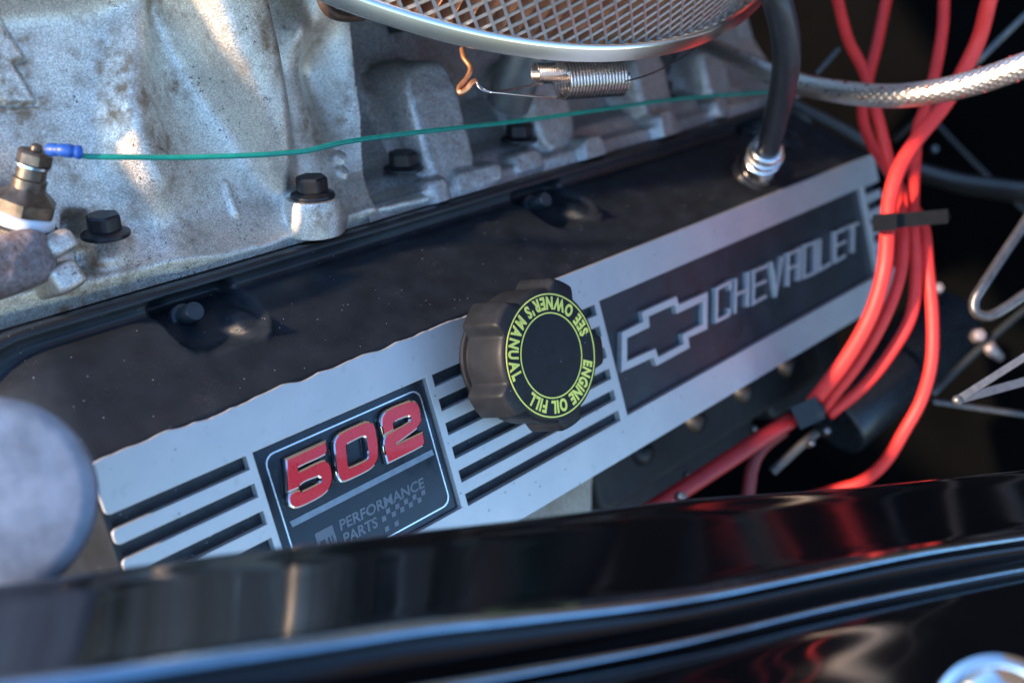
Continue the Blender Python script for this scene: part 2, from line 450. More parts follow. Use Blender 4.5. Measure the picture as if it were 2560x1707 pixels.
LET = [[[(350, 1075), (350, 965), (175, 1060), (170, 1480), (335, 1395), (335, 1310)]],
       [[(425, 920), (415, 1375)], [(585, 840), (575, 1290)], [(430, 1130), (580, 1065)]],
       [[(830, 755), (660, 830), (655, 1245), (820, 1150)], [(660, 1025), (820, 950)]],
       [[(890, 705), (950, 1110), (1035, 640)]],
       [[(1108, 1020), (1112, 605), (1265, 535), (1245, 950)], [(1110, 800), (1255, 735)]],
       [[(1325, 500), (1480, 440), (1470, 840), (1315, 905), (1325, 500)]],
       [[(1530, 405), (1520, 810), (1670, 720)]],
       [[(1855, 270), (1730, 325), (1725, 700), (1860, 620)], [(1730, 500), (1865, 435)]],
       [[(1905, 250), (2030, 195)], [(1968, 222), (1960, 580)]]]
for strokes in LET:
    parts = []
    for i, st in enumerate(strokes):
        q = [pn(1760 + x / 5.227, 520 + y / 5.227, 0)[:2] for x, y in st]
        v, f = extrude2d([stroke(q, .17)], .34 - .006 * i, .02)
        parts.append((np.column_stack([v[:, 0], v[:, 1], v[:, 2] - .17 - .003 * i]), f))
    v, f = joinvf(parts); mesh('letter', v, f, PLATE, panel, smooth=False)
# 502 badge
badge = mesh('badge', *(lambda vf: (np.column_stack([vf[0][:, 0], vf[0][:, 1], vf[0][:, 2] - .27]), vf[1]))(extrude2d([rrect(BL + .05, BT + .05, BR - .05, BB - .05, .12)], .1, .02)), BADGE, cover, smooth=False)
setp(badge, 'black glossy badge reading 502 PERFORMANCE PARTS')
bn = -.22
def flat(name, loops, m, h=.02, base=bn, par=badge, bev=0):
    v, f = extrude2d(loops, h, bev)
    return mesh(name, np.column_stack([v[:, 0], v[:, 1], v[:, 2] + base + h / 2 + .001]), f, m, par, smooth=False)
flat('border_line', [rrect(.42, 2.08, 7.70, 7.02, .42), rrect(.48, 2.14, 7.64, 6.96, .38)], TINM)
flat('silver_bar', [[(.66, 4.66), (7.5, 4.60), (7.53, 4.84), (.70, 4.90)]], BARM, .03)
z1 = lambda L: [tuple(pn(680 + x / 5.0585, 980 + y / 5.0585, .06)[:2]) for x, y in L]
D5 = [(195, 862), (675, 642), (692, 740), (665, 785), (345, 925), (322, 950), (335, 1025), (640, 875), (690, 880), (735, 935), (757, 1060), (745, 1160), (690, 1250), (600, 1320), (380, 1430), (300, 1452), (248, 1430), (225, 1370), (232, 1310), (262, 1282), (345, 1250), (385, 1270), (600, 1165), (635, 1125), (630, 1075), (590, 1048), (420, 1110), (350, 1160), (335, 1195), (213, 1243)]
D0 = [(803, 640), (832, 570), (900, 512), (1180, 388), (1250, 388), (1295, 430), (1312, 500), (1340, 780), (1330, 850), (1280, 930), (1200, 990), (950, 1110), (885, 1120), (850, 1080), (835, 1000), (805, 720)]
D0i = [(943, 645), (1100, 562), (1160, 542), (1198, 562), (1235, 800), (1220, 848), (1180, 880), (1000, 965), (965, 960), (950, 900), (930, 690)]
D2 = [(1425, 525), (1393, 400), (1400, 320), (1450, 250), (1560, 190), (1740, 125), (1800, 122), (1850, 170), (1872, 250), (1882, 360), (1850, 430), (1780, 490), (1560, 650), (1570, 680), (1905, 520), (1925, 640), (1900, 675), (1475, 885), (1440, 760), (1425, 640), (1437, 582), (1480, 532), (1740, 395), (1765, 340), (1755, 300), (1720, 288), (1560, 350), (1525, 395), (1535, 465)]
def chaikin(L, hard=45, it=1):
    P = [np.array(p) for p in L]
    for _ in range(it):
        Q = []
        for i in range(len(P)):
            a, b, c = P[i - 1], P[i], P[(i + 1) % len(P)]
            d0 = (b - a) / (np.linalg.norm(b - a) + 1e-9); d1 = (c - b) / (np.linalg.norm(c - b) + 1e-9)
            if d0 @ d1 < math.cos(math.radians(hard)): Q.append(b)
            else: Q += [b * .75 + a * .25, b * .75 + c * .25]
        P = Q
    return np.array(P)
for loops in ([D5], [D0, D0i], [D2]):
    L = [chaikin(z1(q)) for q in loops]
    cu = bpy.data.curves.new('d', 'CURVE'); cu.dimensions = '2D'; cu.fill_mode = 'BOTH'
    cu.extrude = .05; cu.bevel_depth = .085; cu.bevel_resolution = 1; cu.offset = .0
    for q in L:
        s = cu.splines.new('POLY'); s.points.add(len(q) - 1); s.use_cyclic_u = True
        for i, p in enumerate(q): s.points[i].co = (p[0], p[1], 0, 1)
    v, f = curve_vf(cu)
    dg_ = mesh('digit', np.column_stack([v[:, 0], v[:, 1], v[:, 2] + bn + .135]), f, CHROME, badge, smooth=False)
    v, f = extrude2d(L, .03, .008)
    mesh('enamel_face', np.column_stack([v[:, 0], v[:, 1], v[:, 2] + bn + .28]), f, RED, dg_, smooth=False)
def badge_text(s, u0, u1, vb, h, m, name, sk=0.12):
    v, f = text_vf(s, 1, .02, .028)
    x0, x1 = v[:, 0].min(), v[:, 0].max(); y0, y1 = v[:, 1].min(), v[:, 1].max()
    X = (v[:, 0] - x0) / (x1 - x0) * (u1 - u0) + u0; Y = (v[:, 1] - y0) / (y1 - y0) * h
    mesh(name, np.column_stack([X + Y * sk, vb - Y, v[:, 2] + bn + .012]), f, m, badge, smooth=False)
badge_text('PERFORMANCE', 2.52, 6.68, 5.88, .42, TXT, 'lettering')
badge_text('PARTS', 2.52, 4.12, 6.42, .42, TXT, 'lettering')
sk = [np.array([(0, 0), (.2, 0), (.23, -.2), (.03, -.2)]) + c for c in [(4.35, 6.34), (4.62, 6.14), (4.83, 6.36), (5.08, 6.15), (5.26, 6.36), (5.52, 6.14), (5.70, 6.35), (5.96, 6.14), (6.15, 6.35), (6.42, 6.14), (4.35, 6.34 + .42), (4.83, 6.36 + .4)]]
flat('checker_marks', sk, TXT)
flat('emblem_square', [rrect(1.46, 5.50, 2.26, 6.35, .06), rrect(1.56, 5.86, 1.80, 6.06, .03), rrect(1.92, 5.86, 2.0, 6.1, .02), rrect(2.08, 5.86, 2.14, 6.1, .02), rrect(1.56, 6.2, 2.16, 6.25, .02)], TXT)
# bolts in the recesses of the cover
for uc in (1.75, 21.0, 40.5):
    v, f = lathe_vf((uc - .55, -3.05, -4.7), (0, -.15, 1), [(.52, 0), (.52, .25), (.50, .3), (.37, .32), (.37, 1.25), (.33, 1.32)], 32)
    mesh('cover_bolt', v, f, mat('slate_bolt', (.05, .06, .07), .4, .5, .2), cover, sharp=35)

# ================================================================== OIL FILLER CAP
CU, CV = 12.157, 2.288
cap = thing('oil_filler_cap', 'round black lobed oil filler cap with a yellow ring of words', 'oil cap', (CU, CV, 0))
th = np.linspace(0, 2 * np.pi, 360, endpoint=False)
def lob(t, extra=0):
    d = (np.degrees(t) + 14) % 72; d = np.minimum(d, 72 - d)
    return 2.72 + .44 * (1 - smooth((d - 9) / 8)) - .05 * np.cos(np.radians((np.degrees(t) + 14) * 5)) * 0
rings = []; 
lobr = lob(th)
for s, z in ((.90, .95), (.985, .96), (1.0, 1.03), (1.0, 2.68), (.992, 2.83), (.975, 2.93), (.952, 2.98), (.94, 3.0)):
    flare = 1 + .02 * (2.55 - min(z, 2.55)) / 1.6
    r = lobr * s * flare if s > .9 else lobr * s
    rings.append(np.column_stack([CU + r * np.cos(th), CV - r * np.sin(th), np.full(360, z)]))
rings.append(np.column_stack([CU + 2.52 * np.cos(th), CV - 2.52 * np.sin(th), np.full(360, 3.0)]))
rings.append(np.column_stack([CU + .5 * np.cos(th), CV - .5 * np.sin(th), np.full(360, 3.0)]))
V = np.concatenate(rings); F = []
for i in range(len(rings) - 1):
    for j in range(360): F.append((i * 360 + j, i * 360 + (j + 1) % 360, (i + 1) * 360 + (j + 1) % 360, (i + 1) * 360 + j))
F += [tuple(range(360)), tuple(range(len(V) - 360, len(V)))]
mesh('cap_body', V, F, CAPM, cap, sharp=50)
v, f = lathe_vf((CU, CV, -.02), (0, 0, 1), [(2.35, 0), (2.35, .25), (2.2, .3), (2.2, .96)], 64)
mesh('neck', v, f, mat('neck_black', (.02, .02, .022), .4), cap, sharp=35)
for r in (2.47, 1.71):
    a = np.linspace(0, 2 * np.pi, 200, endpoint=False)
    L = [[(CU + q * math.cos(t), CV + q * math.sin(t)) for t in a] for q in (r + .028, r - .028)]
    flat('printed_ring', L, YEL, .012, 3.0, cap)
def ring_word(s, a0, a1, inward, name):
    """letters from angle a0 to a1 (degrees, counted anticlockwise on the face)"""
    adv = []; gl = []
    for ch in s:
        if ch == ' ': gl.append(None); adv.append(.38); continue
        v, f = text_vf(ch, 1, .02, .042); w = v[:, 0].max() - v[:, 0].min()
        v[:, 0] -= v[:, 0].min(); gl.append((v, f, w)); adv.append(w + .13)
    tot = sum(adv) - .13; sgn = 1 if a1 > a0 else -1; out = []; x = 0
    for ch, g, a in zip(s, gl, adv):
        if g:
            v, f, w = g; h = .72
            t = math.radians(a0 + (a1 - a0) * (x + w / 2) / tot)
            X = (v[:, 0] - w / 2) / tot * abs(math.radians(a1 - a0)) * 2.1
            Y = (v[:, 1]) / h * .50
            rad = (2.34 - Y) if inward else (1.84 + Y)
            e = np.array([math.cos(t), -math.sin(t)]); tg = np.array([-math.sin(t), -math.cos(t)]) * sgn
            P = np.array([CU, CV]) + rad[:, None] * e + X[:, None] * tg
            out.append((np.column_stack([P, v[:, 2] + 3.011]), f))
        x += a
    v, f = joinvf(out); mesh(name, v, f, YEL, cap, smooth=False)
ring_word("SEE OWNER'S MANUAL", 6, 188, True, 'lettering')
ring_word("ENGINE OIL FILL", -24, -146, False, 'lettering')

# ================================================================== INTAKE MANIFOLD (cast aluminium)
manif = thing('intake_manifold', 'cast aluminium intake manifold with stained runners beside the black valve cover', 'manifold', (10, -10, -6))
P2 = lambda x, y, n=-4.5: tuple(pn(x, y, n)[:2])
def heights(U, V):
    crest = np.interp(U, [-6, -2, 2, 6, 12], [-5.7, -5.55, -5.25, -5.0, -5.0]) + .35 * (vnoise(U * .55 + 9, U * 0 + 3.3, 31) - .5)
    x = V - crest                     # >0 towards the cover
    base = np.interp(V, [-30, -20, -16, -12, -9, -7.4, -6.4], [-6., -4.2, -4.6, -5.1, -5.35, -5.5, -5.5])
    fl = -4.9 - .35 * np.maximum(0, -x)
    N = np.where(x > 0, -4.75 - 2.2 * smooth(x / .75) * 0 - .55 * x, np.maximum(base, fl))
    N = np.where(x > 0, N, N)
    # main runner (A) with a ridge (B) beside it: each edge is a line u(v)
    def uline(pts, n_):
        q = np.array([P2(x_, y_, n_) for x_, y_ in pts]); q = q[np.argsort(q[:, 1])]
        return lambda v: np.interp(v, q[:, 1], q[:, 0]), q
    ub, qb = uline([(360, -80), (345, 40), (318, 160), (305, 260), (330, 380), (395, 500), (430, 590)], -5.0)
    uf, qf = uline([(330, -120), (385, 20), (470, 170), (560, 290), (640, 400), (690, 480)], -5.2)
    ur, qr = uline([(590, -120), (637, 0), (689, 134), (738, 268), (761, 363), (778, 450)], -3.4)
    yv, _ = uline([(0, 0), (0, 1)], -5)
    vt, vb = P2(600, -60)[1], P2(700, 500)[1]
    tt = np.clip((V - vt) / (vb - vt), 0, 1)
    hA = np.interp(tt, [0, .35, .7, .88, 1], [2.7, 2.3, 1.5, .9, .15])
    UF, UR_, UBl = uf(V), ur(V), ub(V)
    wd = np.maximum(UR_ - UF, .6); ta = np.clip((U - UF) / wd, 0, 1)
    A = 1.12 * hA * smooth((U - UF + .15) / .62) * (1 - smooth((U - UR_ + .25) / .95)) + .22 * hA * np.sin(np.pi * ta) ** 1.0 * .5
    hB = np.interp(tt, [0, .25, .55, .8, 1], [.3, 1.2, 1.55, 1.25, .2])
    tb = np.clip((U - UBl) / np.maximum(UF - UBl, .5), 0, 1)
    B = hB * np.where(U < UBl, np.exp(-((UBl - U) / .75) ** 2), np.maximum((1 - tb) ** 1.15, 0) * np.exp(-(tb * 1.1) ** 2)) - .35 * np.sin(np.pi * tb) * (hA / 2.7) 
    d, t, s = seg_dist(U, V, [P2(690, -60, -6), P2(735, 60, -6), P2(790, 200, -6), P2(815, 300, -6), P2(825, 400, -6)])
    A = A - np.interp(t, [0, .6, 1], [2.2, 1.6, .2]) * np.exp(-(d / .95) ** 2) * smooth((U - UR_) / .4 + .5)
    # runner C
    cl = [P2(790, -60, -3.5), P2(800, 60, -3.5), P2(812, 150, -4)]
    d, t, s = seg_dist(U, V, cl)
    cb_ = np.array(cl); cb_ = cb_[np.argsort(cb_[:, 1])]; sc_ = np.clip((U - np.interp(V, cb_[:, 1], cb_[:, 0])) / 1.2, -1, 1)
    Cc = np.interp(t, [0, .6, 1], [2.6, 1.9, .25]) * np.exp(-(d / 1.25) ** 2.4) * (1 + .4 * sc_)
    # upper fold across the top left
    y0 = P2(200, 30)[1]
    Dd = 1.1 * smooth((y0 - V) / 1.0) * (1 - smooth((U - P2(395, 40)[0]) / 1.2))
    N = N + A + B + Cc + Dd
    def blur(Z, sg_):
        k = int(sg_ * 3) + 1; x_ = np.arange(-k, k + 1); g = np.exp(-x_ ** 2 / (2 * sg_ ** 2)); g /= g.sum()
        Zp = np.pad(Z, k, mode='edge')
        Zp = np.apply_along_axis(lambda r: np.convolve(r, g, 'valid'), 0, Zp)
        return np.apply_along_axis(lambda r: np.convolve(r, g, 'valid'), 1, Zp)
    soft = blur(N, 3.2); lip = smooth((V - crest + .75) / .5)
    N = soft * (1 - lip) + blur(N, 1.2) * lip
    # boss below bolt two merges with the runner
    for (bx, by, bn_, rr, hh) in ((790, 540, -5, 1.5, .7), (265, 600, -5, 1.15, .25)):
        c = P2(bx, by, bn_); d = np.hypot((U - c[0]), (V - c[1])); N = N + hh * (1 - smooth((d / rr - .55) / .5))
    # lightning plateau
    poly = [P2(x_, y_) for x_, y_ in ((-80, -60), (0, 48), (71, 143), (38, 153), (105, 253), (17, 254), (-40, 180), (-90, 120))]
    ins = np.zeros(U.shape, bool); pp = np.array(poly)
    for i in range(len(pp)):
        a, b = pp[i], pp[(i + 1) % len(pp)]
        c = ((a[1] > V) != (b[1] > V)) & (U < (b[0] - a[0]) * (V - a[1]) / (b[1] - a[1] + 1e-12) + a[0]); ins ^= c
    d, _, _ = seg_dist(U, V, poly + [poly[0]])
    N = N + np.where(ins, .30 * smooth(d / .08), 0) - np.where(~ins, .22 * (1 - smooth(d / .16)), 0)
    # casting ejector mark and pin mark
    for (mx, my, r_) in ((871, 386, .30), (874, 424, .30)):
        c = P2(mx, my, -5.0); d = np.hypot(U - c[0], V - c[1]); N = N + .20 * (1 - smooth((d / r_ - .7) / .3)) - .05 * np.exp(-((d / r_ - 1.05) / .12) ** 2)
    d, t, _ = seg_dist(U, V, [P2(566, 462, -5.3), P2(578, 500, -5.3), P2(589, 532, -5.3)])
    N = N + .22 * (1 - smooth((d - .11) / .08))
    # bottom left: thermostat boss, broken tabs
    def blob(x0, y0, x1, y1, n_, h, r_, k=4, p=4):
        c = P2((x0 + x1) / 2, (y0 + y1) / 2, n_); a = P2(x1, (y0 + y1) / 2, n_); b = P2((x0 + x1) / 2, y1, n_)
        e1 = np.array(a) - c; e2 = np.array(b) - c; D = e1[0] * e2[1] - e1[1] * e2[0]
        du, dv = U - c[0], V - c[1]; s1 = (du * e2[1] - dv * e2[0]) / D; s2 = (-du * e1[1] + dv * e1[0]) / D
        q = (np.abs(s1) ** p + np.abs(s2) ** p) ** (1 / p)
        return h * (1 - smooth((q - (1 - r_)) / r_))
    N = N + 0
    N = np.maximum(N, -9 + blob(82, 588, 176, 650, -3.5, 5.4, .22)) if False else N
    N = N - blob(150, 520, 225, 600, -5.5, 1.3, .8) - blob(192, 600, 245, 690, -5, .55, .6)
    # sand cast undulation
    N = N + .06 * (vnoise(U * .7 + 20, V * .7 + 40, 11) - .5) + .015 * (vnoise(U * 3 + 20, V * 3 + 40, 12) - .5) + .008 * (vnoise(U * 9, V * 9, 13) - .5)
    # right hand end of the first casting
    eu = np.interp(V, [-22, -16, -12, -9, -7, -6, -4], [P2(880, -200)[0], P2(890, 0)[0], P2(905, 120)[0], P2(930, 270)[0], P2(940, 400)[0], P2(945, 480)[0], P2(950, 560)[0]])
    drop = smooth((U - eu) / .35)
    N = N - drop * np.interp(V, [-20, -10, -7, -5.6, -5.0], [6, 4.5, 3.2, .6, .1])
    return N
uu = np.arange(-11, 17.5, .075); vv = np.arange(-27, -4.45, .075)
UU, VV = np.meshgrid(uu, vv, indexing='ij')
NN = heights(UU, VV)
V = np.stack([UU, VV, NN], -1).reshape(-1, 3); F = grid_faces(len(uu), len(vv))
body = mesh('runner_casting', V, F, CAST, manif, recalc=False)
def chunk(name, x, y, d, hu, hv, hn, m, p=4.5, n=26, tilt=0.):
    c = pd(x, y, d); a = np.linspace(-np.pi / 2, np.pi / 2, n); b = np.linspace(-np.pi, np.pi, 2 * n)
    A, B = np.meshgrid(a, b, indexing='ij'); sg = lambda q, e: np.sign(q) * np.abs(q) ** e; e = 2 / p
    X = hu * sg(np.cos(A), e) * sg(np.cos(B), e); Y = hv * sg(np.cos(A), e) * sg(np.sin(B), e); Z = hn * sg(np.sin(A), e)
    X, Y = X * math.cos(tilt) - Y * math.sin(tilt), X * math.sin(tilt) + Y * math.cos(tilt)
    k = .10 * (vnoise(X * 2 + 30, Y * 2 + Z + 30, 41) - .5)
    V = np.stack([X * (1 + k), Y * (1 + k), Z + k * .8], -1) + c
    return mesh(name, V.reshape(-1, 3), grid_faces(n, 2 * n), m, manif, recalc=False)
chunk('corner_boss', -8, 672, 35.6, 1.75, 1.0, 1.6, CASTB, 4, tilt=-.1)
chunk('corner_boss', -60, 560, 36.8, 2.4, .7, 1.6, CASTB, 4)
chunk('cast_tab', 124, 618, 36.6, .62, .42, 1.3, CAST, 4, tilt=-.25)
chunk('cast_tab', 140, 700, 36.6, .58, .50, 1.3, CAST, 5, tilt=-.25)
AX = np.array([.01, -.93, .33]); AX /= np.linalg.norm(AX)
def bolt(x, y, n, sc, label, group='flange bolts along the intake manifold', m=BOLTM, phase=.3, boss=None):
    b = pn(x, y, n)
    t = thing('flange_bolt', label, 'bolt', b, group)
    v, f = lathe_vf(b, AX, [(.86 * sc, 0), (.88 * sc, .06), (.86 * sc, .14), (.74 * sc, .2), (.55 * sc, .3)], 40); mesh('flange', v, f, m, t, sharp=40)
    v, f = lathe_vf(b + AX * .28 * sc, AX, [(.60 * sc, 0), (.60 * sc, .46 * sc), (.54 * sc, .54 * sc), (.1, .54 * sc)], 36, 6, phase); mesh('hex_head', v, f, m, t, sharp=25)
    return t, b
bolt(265, 590, -4.55, 1., 'black flange bolt nearest the brass sender, sitting in a rusty hollow')
t2, b2 = bolt(782, 492, -4.4, 1.06, 'black flange bolt on a tall round boss at the foot of the big runner')
v, f = lathe_vf(b2, AX, [(1.22, -1.5), (1.22, -1.3), (1.20, -.35), (1.16, -.1), (1.1, 0.0), (.8, .005)], 48); mesh('bolt_boss', v, f, CAST, manif, sharp=40)

# ------------------------------------------------------------------ rear half of the manifold
def heights2(U, V):
    base = np.interp(V, [-24, -14, -9, -6.8, -6.2, -5.4, -5.2, -4.4], [-8.5, -8.2, -7.9, -7.0, -6.0, -5.6, -5.0, -5.0])
    N = base + .15 * np.sin(U * .8)
    def hump(px, py, n_, wu, wv, h, p=3, soft=.45):
        c = P2(px, py, n_); q = (np.abs((U - c[0]) / wu) ** p + np.abs((V - c[1]) / wv) ** p) ** (1 / p)
        return h * (1 - smooth((q - (1 - soft)) / soft))
    N = np.maximum(N, -12 + hump(1110, 310, -5, 2.3, 4.6, 6.9, 4, .4))
    N = np.maximum(N, -12 + hump(1390, 265, -5, 2.6, 4.2, 6.7, 3, .5))
    N = np.maximum(N, -12 + hump(1640, 215, -5, 2.6, 4.0, 6.9, 3, .5))
    N = np.maximum(N, -12 + hump(1800, 180, -5, 2.2, 3.5, 6.8, 3, .5))
    for (x_, y_, w1, w2, h_) in ((1096, 476, .8, .9, 7.4), (1475, 378, 1.3, 1.1, 7.6), (1655, 318, 1.2, 1.3, 7.8), (1330, 400, 1.5, .8, 7.0), (1200, 440, 2.4, .7, 7.2), (1800, 268, .9, .9, 7.4)):
        N = np.maximum(N, -12 + hump(x_, y_, -4.8, w1, w2, h_, 4, .35))
    return N + .05 * (vnoise(U * 2, V * 2, 5) - .5)
u3 = np.arange(11.0, 48, .15); v3 = np.arange(-24, -4.45, .15)
U3, V3 = np.meshgrid(u3, v3, indexing='ij'); N3 = heights2(U3, V3)
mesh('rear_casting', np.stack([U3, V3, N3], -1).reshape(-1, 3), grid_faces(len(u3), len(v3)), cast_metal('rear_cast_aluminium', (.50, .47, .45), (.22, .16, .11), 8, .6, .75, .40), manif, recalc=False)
bolt(1008, 425, -6.0, 1.05, 'blurred black bolt in the dark pocket just past the first casting end')
bolt(1298, 352, -6.0, 1.1, 'blurred black bolt below the coil spring, under the green wire')
bolt(1650, 243, -6.2, 1.1, 'blurred black bolt farthest back beside the green wire, before the black hose')

# ================================================================== temperature sender
base = pd(52, 560, 36.4)
snd = thing('temperature_sender', 'tarnished brass temperature sender with white thread tape screwed into the manifold corner', 'sender', base)
sax = np.array([.33, -.84, .44]); SK = 1.12
def sp(name, prof, m, poly=None, seg=40, phase=.55, par=snd, sharp=30):
    v, f = lathe_vf(base, sax, [(a * SK, b * SK) for a, b in prof], seg, poly, phase); return mesh(name, v, f, m, par, sharp=sharp)
sp('reducer_hex', [(.9, -.5), (1.12, -.48), (1.14, -.02), (1.06, .05), (.7, .05)], BRASSD, 6, 48, .5)
sp('reducer_collar', [(1.0, -.9), (1.0, -.5)], BRASSD)
sp('thread_tape', [(.70, .0), (.93, .02), (.96, .10), (.95, .26), (.92, .36), (.7, .42)], TAPE, sharp=60)
sp('hex_body', [(.6, .40), (.90, .42), (.92, .80), (.84, .88), (.55, 1.12), (.47, 1.3)], BRASS, 6, 48, .5)
sp('neck', [(.50, 1.15), (.50, 1.45), (.44, 1.5), (.44, 1.85)], BRASS)
sp('washer', [(.40, 1.84), (.54, 1.85), (.54, 1.93), (.4, 1.94)], TINM)
sp('stud_nut', [(.44, 1.94), (.50, 1.96), (.50, 2.26), (.42, 2.34), (.2, 2.36)], BRASS, 6, 36, .2)
sp('stud', [(.17, 2.3), (.17, 2.48), (.12, 2.54), (.05, 2.56)], BRASS)
# green wire with crimp terminal
gw = thing('green_wire', 'thin green wire with a blue crimp end running from the brass sender to the rear', 'wire', pd(200, 385, 35.5))
P, _ = pxpath([(196, 381, 35.3), (215, 391, 35.4), (300, 393, 35.8), (430, 394, 36.6), (560, 391, 37.3), (640, 388, 37.8), (700, 384, 38.3), (770, 377, 39), (850, 358, 40), (950, 343, 41.5), (1100, 325, 44), (1300, 303, 48), (1500, 275, 52), (1700, 247, 57), (1930, 230, 62)], 8)
v, f = tube_vf(P, .10, 12); mesh('insulation', v, f, GREEN, gw)
P, _ = pxpath([(118, 374, 35.3), (133, 375, 35.2), (160, 376, 35.1), (190, 380, 35.2), (204, 382, 35.3)], 14)
v, f = tube_vf(P, np.interp(np.linspace(0, 1, len(P)), [0, .10, .30, .38, .46, .62, .70, .78, .93, 1], [.12, .21, .22, .185, .22, .235, .20, .235, .24, .18]), 16); mesh('crimp_sleeve', v, f, BLUE, gw)
c = base + sax / np.linalg.norm(sax) * 1.9 * SK
ax_, a_, b_ = axisframe(sax)
t_ = np.linspace(0, 2 * np.pi, 40)
v, f = tube_vf(c + .0 * ax_ + .52 * (np.cos(t_)[:, None] * a_ + np.sin(t_)[:, None] * b_), .045, 8, False); mesh('ring_terminal', v, f, TINM, gw)

# ================================================================== air cleaner
AC = np.array([20.87, -28.51, -5.57]); AN = np.array([-.04, -.7071 + .21, .7071 + .21]); AN /= np.linalg.norm(AN); AR = 23.23
ac = thing('air_cleaner', 'round chrome air cleaner with diamond mesh over orange pleats at the top', 'air cleaner', AC)
_, A1, A2 = axisframe(AN)
def acp(r, a, h):
    r = np.asarray(r, float); a = np.asarray(a, float)
    return AC + AN * h + (r * np.cos(a))[..., None] * A1 + (r * np.sin(a))[..., None] * A2
v, f = lathe_vf(AC, AN, [(10, -1.6), (18, -1.2), (21.8, -.35), (22.6, -.12), (22.8, -.02), (22.95, -.02), (23.16, .0), (23.24, .10), (23.06, .58), (23.0, .68), (22.9, .72), (22.8, .66), (22.72, .5), (22.2, .4), (15, .4)], 360)
mesh('base_pan', v, f, RIMM, ac, sharp=50)
# pleated element
na = 200 * 2; a = np.linspace(0, 2 * np.pi, na, endpoint=False); r = np.where(np.arange(na) % 2 == 0, 22.2, 20.0)
V = np.concatenate([acp(r, a, .41), acp(r, a, 7.)]); F = [(i, (i + 1) % na, na + (i + 1) % na, na + i) for i in range(na)]
mesh('pleated_element', V, F, PAPER, ac, smooth=False, recalc=False)
# diamond screen: two families of slanted flat strands on the cylinder
v, f = [], []
nd = 190; da = 2 * np.pi / nd; hh = .45; rows = 15; strands = []
lo, hi = np.radians(0), np.radians(360)
cam_a = None
vis = []
V = []; F = []
def strand(p, q, w=.125, th_=.05):
    d = q - p; d /= np.linalg.norm(d); mid = (p + q) / 2 - AC; nr = mid - AN * (mid @ AN); nr /= np.linalg.norm(nr)
    nr = nr + AN * .55; nr /= np.linalg.norm(nr)
    s = np.cross(d, nr); s /= np.linalg.norm(s); nr = np.cross(s, d)
    k = len(V)
    for e in (p - d * .03, q + d * .03):
        for sx, sn in ((-1, -1), (1, -1), (1, 1), (-1, 1)): V.append(e + s * sx * w / 2 + nr * sn * th_ / 2)
    F.extend([(k + i, k + (i + 1) % 4, k + 4 + (i + 1) % 4, k + 4 + i) for i in range(4)])
for j in range(rows):
    for i in range(nd):
        aa = (i + .5 * (j % 2)) * da; p = acp(np.array(22.6), np.array(aa), .42 + j * hh)
        X = p.copy(); Y = RC @ (X * [1, 1, -1]) + TC
        if Y[2] < 20 or Y[2] > 75: continue
        px_ = 1280 + FP * Y[0] / Y[2]; py_ = 853 + FP * Y[1] / Y[2]
        if not (500 < px_ < 2300 and -700 < py_ < 400): continue
        for sg in (-.5, .5):
            q = acp(np.array(22.6), np.array(aa + sg * da), .42 + (j + 1) * hh)
            strand(p, q)
mesh('diamond_screen', np.array(V), F, MESHM, ac, smooth=False)
# bracket under the rim at upper left
V, F = tube_vf(catmull([pd(800, -20, 40), pd(812, 15, 40.2), pd(835, 36, 40.6), pd(870, 42, 41.2), pd(905, 40, 42)], 6), .22, 12)
solo('bent_bracket', V, F, mat('dark_rusty_steel', (.10, .06, .045), .5, .5, .4, 3), 'dark bent steel bracket tucked under the left end of the chrome rim', 'bracket')

# ================================================================== carburetor parts under the rim
def box_vf(c, ex, ey, ez, bev=.0):
    c, ex, ey, ez = map(np.asarray, (c, ex, ey, ez)); V = []
    for sx in (-1, 1):
        for sy in (-1, 1):
            for sz in (-1, 1): V.append(c + sx * ex + sy * ey + sz * ez)
    F = [(0, 1, 3, 2), (4, 6, 7, 5), (0, 4, 5, 1), (2, 3, 7, 6), (0, 2, 6, 4), (1, 5, 7, 3)]
    return np.array(V), F
UP = np.array([0, -S2, S2]); IN = np.array([0, -S2, -S2]); AL = np.array([1., 0, 0])
cb = thing('carburetor', 'dark grey carburetor body under the chrome air cleaner', 'carburetor', pd(1250, 150, 56))
CARB = mat('carburetor_grey', (.04, .042, .045), .45, .5, .3, .8, bs=6, bstr=.3, bd=.02)
v, f = lathe_vf(pd(1480, 130, 68), UP, [(6, -6), (6, 0), (5.6, .3), (5.2, 4.2), (5.4, 4.4), (5.4, 5.0), (5, 5.2), (5, 9)], 64); mesh('flange_base', v, f, CARB, cb, sharp=35)
v, f = lathe_vf(pd(1285, 215, 52), UP, [(1.1, -1), (1.1, 2.8), (1.0, 3.0), (.4, 3.0)], 40); mesh('fuel_bowl', v, f, mat('bowl_grey', (.16, .16, .16), .45, .6, .2), cb, sharp=35)
v, f = box_vf(pd(1080, 110, 56), AL * 4.4, IN * 1.2, UP * 3.0); mesh('metering_block', v, f, CARB, cb, smooth=False)

